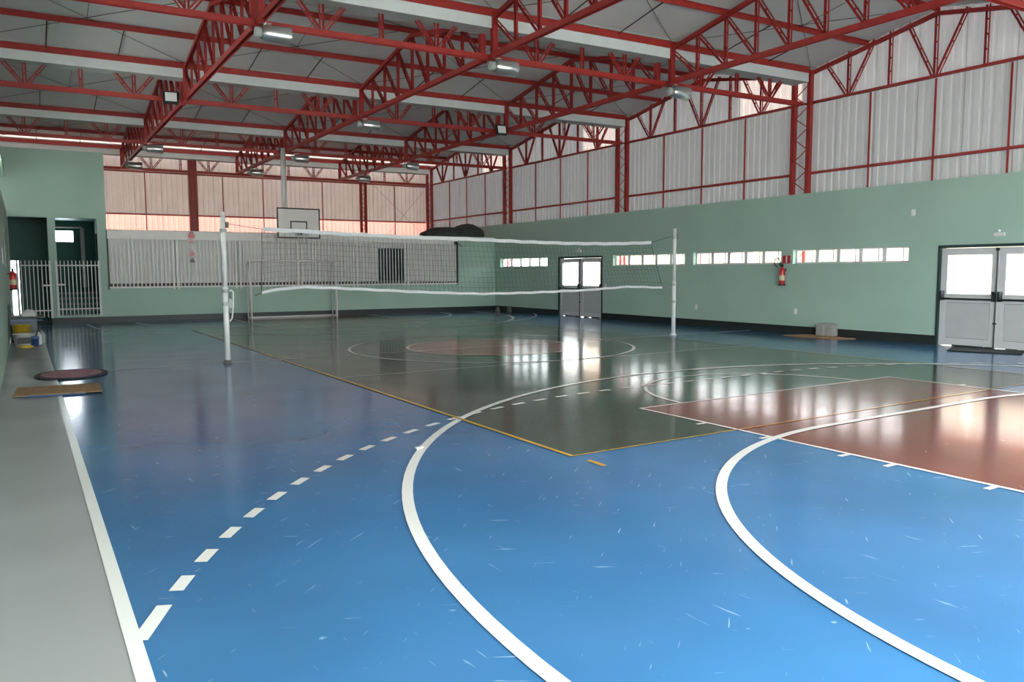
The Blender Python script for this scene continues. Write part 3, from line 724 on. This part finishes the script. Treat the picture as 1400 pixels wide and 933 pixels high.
# ------------------------------------------------------------------ lamps under the roof
def bucket_lamp(loc, label, yaw=0.0, s=1.0):
    t = thing('bay_lamp', label, 'lamp', loc=loc, rz=yaw, group='metal bay lamps under the roof')
    mt = Matrix.Translation((0, 0, -.16)) @ Matrix.Rotation(R(90), 4, 'Y')
    part('reflector', MB().lathe([(.10*s, -.05), (.13*s, 0), (.135*s, .22), (.15*s, .40), (.145*s, .41), (.13*s, .40)], 20, mt), 'steel', t, smooth=True)
    part('lens', MB().lathe([(0, .385), (.08*s, .39), (.135*s, .395)], 20, mt), 'lens', t, smooth=True)
    part('ballast', MB().lathe([(0, -.16), (.075*s, -.16), (.085*s, -.15), (.085*s, -.05), (0, -.05)], 16, mt), 'gutter_under', t, smooth=True)
    part('bracket', MB().box((-.02, -.02, -.10), (.02, .02, .0)).box((-.06, -.03, -.01), (.10, .03, .0)), 'steel', t)
ln = ['third', 'second', 'first']
for li, x in enumerate(LINES):
    for j in (2, 3, 4):
        if j == 3 and li in (0, 2): continue
        g = GUT[j]-.02
        bucket_lamp(RP(x+(.34 if (li, j) == (1, 4) else .05), g, ZCH-.05)[:], 'silver bucket lamp on %s truss line, at gutter %s' % (ln[li], gut_name[j]))
    y = GUT[4]+4.6
    bucket_lamp(RP(x, y, ZCH-.05)[:], 'silver bucket lamp on %s truss line, close to the end wall' % ln[li])
for li, lab in ((0, 'black square floodlight on the third truss line facing the court'), (2, 'black square floodlight on the first truss line above the far door')):
    x = LINES[li]; q = RP(x-.35 if li == 0 else x-.22, GUT[3]-.10, ZCH-.02)
    d = Vector((q.x, q.y, 0)); t = thing('floodlight', lab, 'lamp', loc=q[:], rz=-math.atan2(d.x, d.y) + (0 if li == 0 else .45), group='black floodlights under the roof')
    tl = ROOT[t.name] @ Matrix.Rotation(R(-14), 4, 'X')
    bevel(part('housing', MB().box((-.17, -.04, -.15), (.17, .05, .15)), 'black', t, tl), .02)
    part('lens', MB().box((-.125, -.05, -.105), (.125, -.04, .105)), 'lens', t, tl)
    part('yoke', MB().box((-.19, -.01, -.02), (-.17, .02, .12)).box((.17, -.01, -.02), (.19, .02, .12)).box((-.19, -.01, .12), (.19, .02, .14)), 'black', t)
    part('arm', MB().tube([(0, 0, .13), (.05, .38, .08)], .02, 8), 'black', t)

# ------------------------------------------------------------------ basketball board
YBB = 26.72
a = on_y(378, 283.5, YBB); c = on_y(438, 327.5, YBB); xm = (a.x+c.x)/2; bw = (c.x-a.x); z0, z1 = c.z+.02, a.z
t = thing('basketball_board', 'white basketball backboard with black borders and ring, hung from the roof', 'backboard', loc=(xm, YBB, z0))
H_ = z1-z0
part('board', MB().box((-bw/2, 0, 0), (bw/2, .03, H_)), 'panel', t)
e = .045
part('border', MB().box((-bw/2, -.004, 0), (bw/2, 0, e)).box((-bw/2, -.004, H_-e), (bw/2, 0, H_)).box((-bw/2, -.004, e), (-bw/2+e, 0, H_-e)).box((bw/2-e, -.004, e), (bw/2, 0, H_-e)), 'black', t)
part('target_square', MB().box((-.29, -.004, .17), (.29, 0, .21)).box((-.29, -.004, .55), (.29, 0, .59)).box((-.29, -.004, .21), (-.25, 0, .55)).box((.25, -.004, .21), (.29, 0, .55)), 'black', t)
ring = [(.225*math.cos(2*PI*i/28), -.40+.225*math.sin(2*PI*i/28), .235) for i in range(29)]
part('ring', MB().tube(ring, .012, 8, False), 'black', t); part('ring_bracket', MB().box((-.10, -.18, .12), (.10, 0, .235)), 'black', t)
nt_ = MB()
for i in range(12):
    for s in (-1, 1):
        pts = []
        for q in range(6):
            an = 2*PI*(i+s*q*.5)/12; rr = .225-.10*q/5; pts.append((rr*math.cos(an), -.40+rr*math.sin(an), .23-.09*q))
        nt_.tube(pts, .005, 4)
o = part('ring_net', nt_, 'netwhite', t); tag(o, kind='stuff')
xp = on_y(387, 250, YBB+.25).x-xm
part('hanger_pole', MB().tube([(xp, .16, .2), (xp, .16, ZCH-z0+.1)], .085, 14), 'white', t, smooth=True)
part('cross_arm', MB().box((-.35, .03, .35), (.35, .10, .42)).box((-.35, .03, .75), (.35, .10, .82)).box((xp-.05, .05, .3), (xp+.05, .16, .9)), 'white', t)

# ------------------------------------------------------------------ goal
g0, g1 = on_floor(344, 437.5), on_floor(460.5, 433)
yg = YB-.35; gx0 = on_y(344, 430, yg).x; gx1 = on_y(460.5, 430, yg).x; gy = yg+sk(8)*0
t = thing('futsal_goal', 'white tubular futsal goal frame standing before the changing block', 'goal', loc=((gx0+gx1)/2, gy, 0))
gw = (gx1-gx0)/2; gh = 2.0; dp = .42
for s in (-1, 1): part('goal_post', MB().tube([(s*gw, 0, 0), (s*gw, 0, gh)], .04, 12), 'panel', t, smooth=True)
part('crossbar', MB().tube([(-gw, 0, gh), (gw, 0, gh)], .04, 12), 'panel', t, smooth=True)
for s in (-1, 1):
    part('back_stay', MB().tube([(s*gw, 0, gh), (s*gw, dp*.5, gh-.02), (s*gw, dp*.85, gh-.2), (s*gw, dp, gh-.5), (s*gw, dp+.03, .03)], .022, 8), 'panel', t, smooth=True)
    part('side_rail', MB().tube([(s*gw, 0, .03), (s*gw, dp+.03, .03)], .025, 8), 'panel', t, smooth=True)
part('back_rail', MB().tube([(-gw, dp+.03, .03), (gw, dp+.03, .03)], .03, 8), 'panel', t, smooth=True)

# ------------------------------------------------------------------ volleyball posts and net
YV = 14.25
xl, xr = 3.0, 13.68
def vpost(x, top, label, winch):
    t = thing('net_post', label, 'post', loc=(x, YV, 0), group='volleyball net posts')
    part('lower_tube', MB().tube([(0, 0, .02), (0, 0, 1.35)], .049, 16), 'white', t, smooth=True)
    part('upper_tube', MB().tube([(0, 0, 1.30), (0, 0, top)], .043, 16), 'white', t, smooth=True)
    part('foot_collar', MB().lathe([(0, 0), (.075, 0), (.075, .03), (.055, .045), (.055, .06)], 16), 'bundle' if winch else 'white', t)
    for z in ((1.28, 2.33, 1.05) if winch else (1.27, .84, 2.42)): part('collar', MB().lathe([(.05, z-.03), (.060, z-.03), (.060, z+.03), (.05, z+.03)], 16), 'gutter_under', t)
    part('pulley', MB().box((.03, -.03, 2.38), (.09, .03, 2.48)), 'bundle', t)
    if winch:
        wn_ = part('winch', MB().box((.04, -.05, .98), (.10, .05, 1.14)), 'gutter_under', t)
        part('winch_handle', MB().tube([(.06, 0, 1.27), (.10, 0, 1.29), (.13, 0, 1.25), (.125, 0, 1.0), (.10, 0, .80), (.06, 0, .74)], .014, 8), 'white', wn_, smooth=True)
vpost(xl, 2.65, 'white steel net post with a winch handle, nearer the grey floor strip', True)
vpost(xr, 2.64, 'plain white steel net post in front of the window wall', False)
top_px = [(358, 313.5), (440, 318), (520, 322.5), (600, 326), (660, 328), (720, 331), (780, 333), (840, 333.5), (890, 332)]
bot_px = [(358, 400.5), (385, 395), (420, 392.5), (480, 395), (520, 397), (600, 400.5), (660, 402), (720, 400.5), (800, 397), (860, 392), (905, 393.5)]
tp = [on_y(x, y, YV) for x, y in top_px]; bp_ = [on_y(x, y, YV) for x, y in bot_px]
def lerp(P, x):
    for i in range(1, len(P)):
        if P[i].x >= x or i == len(P)-1:
            t = (x-P[i-1].x)/(P[i].x-P[i-1].x); return P[i-1].z+(P[i].z-P[i-1].z)*t
net = thing('volleyball_net', 'slack volleyball net with white top and bottom bands strung between the posts', 'net', loc=((xl+xr)/2, YV, 1.2))
IV = ROOT[net.name].inverted()
def band(name, P, h, thick, m):
    b = MB(); xa, xb = P[0].x, P[-1].x; n = 60
    for i in range(n+1):
        x = xa+(xb-xa)*i/n; z = lerp(P, x)+.006*math.sin(i*1.7); y = YV+.010*math.sin(i*.9)
        for dy, dz in ((-thick, -h/2), (thick, -h/2), (thick, h/2), (-thick, h/2)): b.v.append(tuple(IV @ Vector((x, y+dy, z+dz))))
    for i in range(n):
        for k in range(4): j = (k+1) % 4; b.f.append((4*i+k, 4*i+j, 4*i+4+j, 4*i+4+k))
    b.f += [(3, 2, 1, 0), (4*n, 4*n+1, 4*n+2, 4*n+3)]
    return part(name, b, m, net)
band('top_band', tp, .072, .008, 'netwhite'); band('bottom_band', bp_, .050, .008, 'netwhite')
b = MB(); xa, xb = tp[0].x, tp[-1].x; xa2, xb2 = bp_[0].x, bp_[-1].x; nv, nh = 92, 10
def npt(s, t_):
    x0_, x1_ = xa+(xb-xa)*s, xa2+(xb2-xa2)*s
    z1_, z0_ = lerp(tp, x0_)-.03, lerp(bp_, x1_)+.02
    return IV @ Vector((x0_+(x1_-x0_)*t_ + .02*math.sin(s*40)*math.sin(t_*3.1), YV+.03*math.sin(t_*3.14)*math.sin(s*9), z1_+(z0_-z1_)*t_))
for i in range(nv+1): b.tube([npt(i/nv, k/5) for k in range(6)], .0019, 3, False)
for k in range(1, nh): b.tube([npt(i/46, k/nh) for i in range(47)], .0019, 3, False)
tag(part('net_mesh', b, 'cord', net), kind='stuff')
for s in (0, 1): part('side_cord', MB().tube([npt(s, k/8) for k in range(9)], .006, 5), 'cord', net)
part('tension_rope', MB().tube([IV @ Vector((xl+.06, YV, 2.45)), IV @ tp[0]], .005, 5), 'cord', net)
part('tension_rope', MB().tube([IV @ tp[-1], IV @ Vector((xr-.06, YV, 2.46))], .005, 5), 'cord', net)
part('tension_rope', MB().tube([IV @ (bp_[0]+Vector((-.12, 0, -.05))), IV @ bp_[0]], .007, 5), 'cord', net)

# ------------------------------------------------------------------ fire extinguishers and sign
def extinguisher(mw, label, hose_side=1):
    t = thing('fire_extinguisher', label, 'extinguisher', mw=mw)
    part('cylinder', MB().lathe([(0, 0), (.068, 0), (.075, .015), (.075, .36), (.062, .41), (.03, .44), (.025, .47), (0, .47)], 20), 'exred', t, smooth=True)
    part('label_band', MB().lathe([(.0765, .12), (.0765, .25)], 20), 'label', t, smooth=True)
    part('valve', MB().box((-.02, -.02, .46), (.02, .02, .52)).box((-.09, -.012, .51), (.03, .012, .53)).box((-.10, -.012, .545), (.02, .012, .56)), 'black', t)
    pts = [(.02*hose_side, -.03, .49)]
    for i in range(15):
        an = -PI*.2+2*PI*.86*i/14; pts.append((hose_side*(.12+.0)+.095*math.cos(an)*-hose_side, -.04, .56+.11*math.sin(an)+.02))
    part('hose', MB().tube(pts, .012, 8), 'black', t, smooth=True)
    part('base_ring', MB().lathe([(.072, -.01), (.08, -.01), (.08, .03), (.072, .03)], 20), 'black', t)
    part('wall_hook', MB().box((-.03, .07, .36), (.03, .12, .42)), 'black', t)
p = on_x(1073, 390, XW)
extinguisher(RMAT @ Matrix.Translation((-p.y, -.12, p.z)), 'red fire extinguisher with a coiled hose on the wall between two window strips', -1)
p = on_x(1075.5, 355, XW)
sg = thing('extinguisher_sign', 'red and white rectangular fire sign above the wall extinguisher', 'sign', mw=RMAT @ Matrix.Translation((-p.y, -.012, p.z)))
part('plate', MB().box((-.115, 0, -.10), (.115, .012, .10)), 'exred', sg); part('stripe', MB().box((-.018, -.003, -.085), (.03, 0, .085)), 'netwhite', sg)
extinguisher(Matrix.Translation((XL+.13, 22.6, 1.20)) @ Matrix.Rotation(R(90), 4, 'Z'), 'red fire extinguisher on the left wall beside the barred gate')
# emergency light, notices on the left wall
def lw_(px, py): return on_x(px, py, XL)
q = LMAT @ Matrix.Translation((13.2, 0, 2.62))
t = thing('emergency_light', 'white twin-head emergency light box high on the left wall', 'lamp', mw=q)
bevel(part('case', MB().box((-.16, -.07, -.22), (.16, 0, .0)), 'netwhite', t), .01)
for s in (-1, 1): part('lamp_head', MB().lathe([(0, -.05), (.05, -.05), (.07, .04), (0, .045)], 14, Matrix.Translation((s*.10, -.06, .08)) @ Matrix.Rotation(R(90), 4, 'X')), 'lens', t, smooth=True)
t = thing('wall_notice', 'small purple and white notice on the left wall above the extinguisher', 'notice', mw=LMAT @ Matrix.Translation((22.4, 0, 2.2)))
part('paper', MB().box((-.22, -.008, -.45), (.22, 0, .45)), 'white', t); part('print', MB().box((-.2, -.011, .05), (.2, -.008, .38)), 'purple', t)
t = thing('wall_plate', 'pale switch plate on the left wall below the emergency light', 'wall plate', mw=LMAT @ Matrix.Translation((19, 0, 1.95)))
bevel(part('plate', MB().box((-.06, -.015, -.16), (.06, 0, .16)), 'white', t), .005)

# ------------------------------------------------------------------ things on the floor
def sheet_on_floor(name, label, cat, pts, m, h, folds=0):
    c = sum((Vector(p) for p in pts), Vector((0, 0)))/len(pts)
    return tag(link(name, MB().prism([(p[0]-c.x, p[1]-c.y) for p in pts], 0, h).mesh(name, m), None, Matrix.Translation((c.x, c.y, .010))), label, cat)
# cardboard by the left wall: two flaps with a fold
t = thing('cardboard_sheet', 'flattened brown cardboard sheet on the floor by the pink rug', 'cardboard', loc=(.33, 12.15, .010))
part('panel', MB().prism([(-.30, -.40), (.50, -.52), (.53, .38), (-.28, .48)], .012, .020), 'cardboard', t)
part('flap', MB().prism([(-.52, -.33), (-.30, -.40), (-.28, .48), (-.47, .55)], .0, .012), 'cardboard', t)
part('under_sheet', MB().prism([(-.40, -.44), (.30, -.54), (.32, .30), (-.30, .4)], -.002, .010), 'bluep', t)
el = [(.50*math.cos(2*PI*i/40), .62*math.sin(2*PI*i/40)) for i in range(40)]
t = thing('oval_rug', 'pink oval woven rug with a dark border lying across the white side line', 'rug', loc=(.58, 13.98, .010), rz=R(-8))
part('border', MB().prism(el, 0, .016), 'rugedge', t); part('pile', MB().prism([(p[0]*.84, p[1]*.84) for p in el], .002, .022), 'rug', t)
# cardboard and grey block by the right wall
t = thing('cardboard_sheet', 'brown cardboard sheet on the floor under the grey block by the window wall', 'cardboard', loc=(XW-.43, 11.85, .006))
part('panel', MB().prism([(-.36, -.62), (.30, -.80), (.42, .62), (-.30, .78)], .0, .012), 'cardboard', t); part('flap', MB().prism([(-.38, -.30), (.20, -.55), (.30, .35), (-.32, .42)], .012, .022), 'cardboard', t)
t = thing('grey_block', 'upright grey block standing on cardboard against the window wall', 'block', loc=(XW-.165, 11.82, .029), rz=R(2))
bevel(part('body', MB().box((-.12, -.22, 0), (.12, .22, .27)), 'block', t), .012); part('cap', MB().box((-.10, -.18, .27), (.10, .18, .29)), 'block', t); part('groove', MB().box((-.123, -.03, .02), (-.118, .03, .25)), 'gutter_under', t)
t = thing('door_mat', 'black rubber door mat lying askew before the near double door', 'mat', loc=(XW-.55, 7.95, .009), rz=R(20))
bevel(part('mat_body', MB().box((-.38, -.62, 0), (.38, .62, .014)), 'rubber', t), .004); part('mat_rib', MB().box((-.34, -.58, .014), (.34, -.56, .018)), 'rubber', t); part('mat_rib', MB().box((-.34, .56, .014), (.34, .58, .018)), 'rubber', t)
# scrap on the blue floor
q = on_floor(573, 614); t = thing('paper_scrap', 'small crumpled white paper scrap on the blue floor', 'paper', loc=(q.x, q.y, .009), rz=.6)
part('scrap', MB().prism([(-.06, -.01), (-.01, -.035), (.05, -.02), (.07, .015), (.01, .01), (-.03, .03)], 0, .012), 'netwhite', t)
# clutter beside the left wall
t = thing('dark_bench', 'dark teal plastic bench cabinet against the left wall under the clutter', 'bench', loc=(XL+.33, 21.6, 0))
bevel(part('carcass', MB().box((-.30, -.35, 0), (.24, .45, .56)), 'teal', t), .015); part('top', MB().box((-.32, -.40, .56), (.36, .50, .60)), 'black', t); part('trim', MB().box((-.30, -.405, .50), (.34, -.39, .52)), 'bluep', t); part('back_board', MB().box((-.32, -.2, .60), (-.28, .5, .86)), 'black', t)
def tub(name, label, cat, loc, r, h, m, lid=None, lab=None):
    t = thing(name, label, cat, loc=loc)
    part('tub_body', MB().lathe([(0, 0), (r*.85, 0), (r, h), (r*1.06, h), (r*1.06, h+.015), (r*.96, h+.015), (r*.9, h*.4), (0, .02)], 22), m, t, smooth=True)
    if lid: part('lid', MB().lathe([(0, h+.05), (r*.9, h+.045), (r*1.08, h+.02), (r*1.08, h-.01)], 22), lid, t, smooth=True)
    if lab: part('label_patch', MB().box((-r*.62, -r*1.02, h*.28), (r*.62, -r*.86, h*.78)).box((-r*.5, -r*1.04, h*.38), (r*.5, -r*1.0, h*.66)), lab, t)
tub('plastic_tub', 'white plastic tub with a dark framed label on the grey floor strip', 'tub', (-.04, 20.15, .0), .21, .26, 'white', None, 'black')
tub('plastic_tub', 'yellow plastic tub standing behind the white tub', 'tub', (-.08, 20.75, .0), .18, .42, 'yellow')
tub('plastic_tub', 'small blue lidded tub beside the white tub', 'tub', (.155, 20.0, .0), .085, .17, 'bluep', 'bluep')
for (x, y, m, lab) in ((.25, 20.4, 'netwhite', 'pale plastic bottle beside the white tub'), (.32, 20.75, 'gutter_under', 'grey plastic bottle standing next to the side line')):
    t = thing('plastic_bottle', lab, 'bottle', loc=(x, y, 0)); part('bottle_body', MB().lathe([(0, 0), (.045, 0), (.05, .02), (.05, .2), (.02, .26), (.018, .29), (0, .29)], 16), m, t, smooth=True); part('cap', MB().lathe([(0, .33), (.02, .33), (.022, .285), (0, .285)], 12), 'bundle', t)
blob('cloth_heap', 'crumpled white cloth heap on the dark bench', Matrix.Translation((XL+.42, 21.3, .60)), (.16, .10, .11), 21, 'netwhite')
blob('yellow_cloth', 'flat yellow cloth on the floor in front of the white tub', Matrix.Translation((-.02, 19.72, .001)), (.15, .12, .035), 22, 'yellow')

# ------------------------------------------------------------------ outside
gr = MB().box((-60, -60, -.35), (110, 110, -.13))
tag(link('ground', gr.mesh('ground', 'ground')), 'pale paved ground outside the hall', kind='structure')
t = thing('neighbour_house', 'pale cream house with a tiled veranda roof seen through the door glass', 'building', loc=(24.5, 10, -.13))
part('wall', MB().box((0, -9, 0), (.3, 22, 3.2)), 'cream', t); part('roof', MB().box((-1.3, -9.3, 3.2), (1.2, 22.3, 3.4)), 'exred', t); part('roof_beam', MB().box((-1.25, -9, 2.95), (-1.1, 22, 3.2)), 'cream', t)
for y in (-6, -2, 2, 6, 10, 14, 18):
    part('veranda_post', MB().box((-1.25, y-.08, 0), (-1.09, y+.08, 2.95)), 'cream', t); wv = part('window', MB().box((-.04, y+1.2, 1.0), (0, y+2.6, 2.2)), 'white', t); part('pane', MB().box((-.05, y+1.3, 1.1), (-.04, y+2.5, 2.1)), 'glass', wv)
for px, n_ in ((696, 0), (851, 1), (953, 2), (1094, 3)):
    q = on_x(px, 355, 17.6)
    t = thing('outer_column', 'red laced post outside the ' + ['window strip by the back corner', 'second window strip', 'window strip left of the extinguisher', 'window strip right of the extinguisher'][n_], 'column', loc=(17.6, q.y, -.13), group='red posts outside the windows')
    for s in (-1, 1): member('column_post', 'rail', (17.6, q.y+s*.11, -.13), (17.6, q.y+s*.11, 3.6), t)
    for k in range(16): member('lacing_bar', 'lace', (17.6, q.y-.1*(-1)**k, -.1+k*.22), (17.6, q.y+.1*(-1)**k, .12+k*.22), t, up=(1, 0, 0))
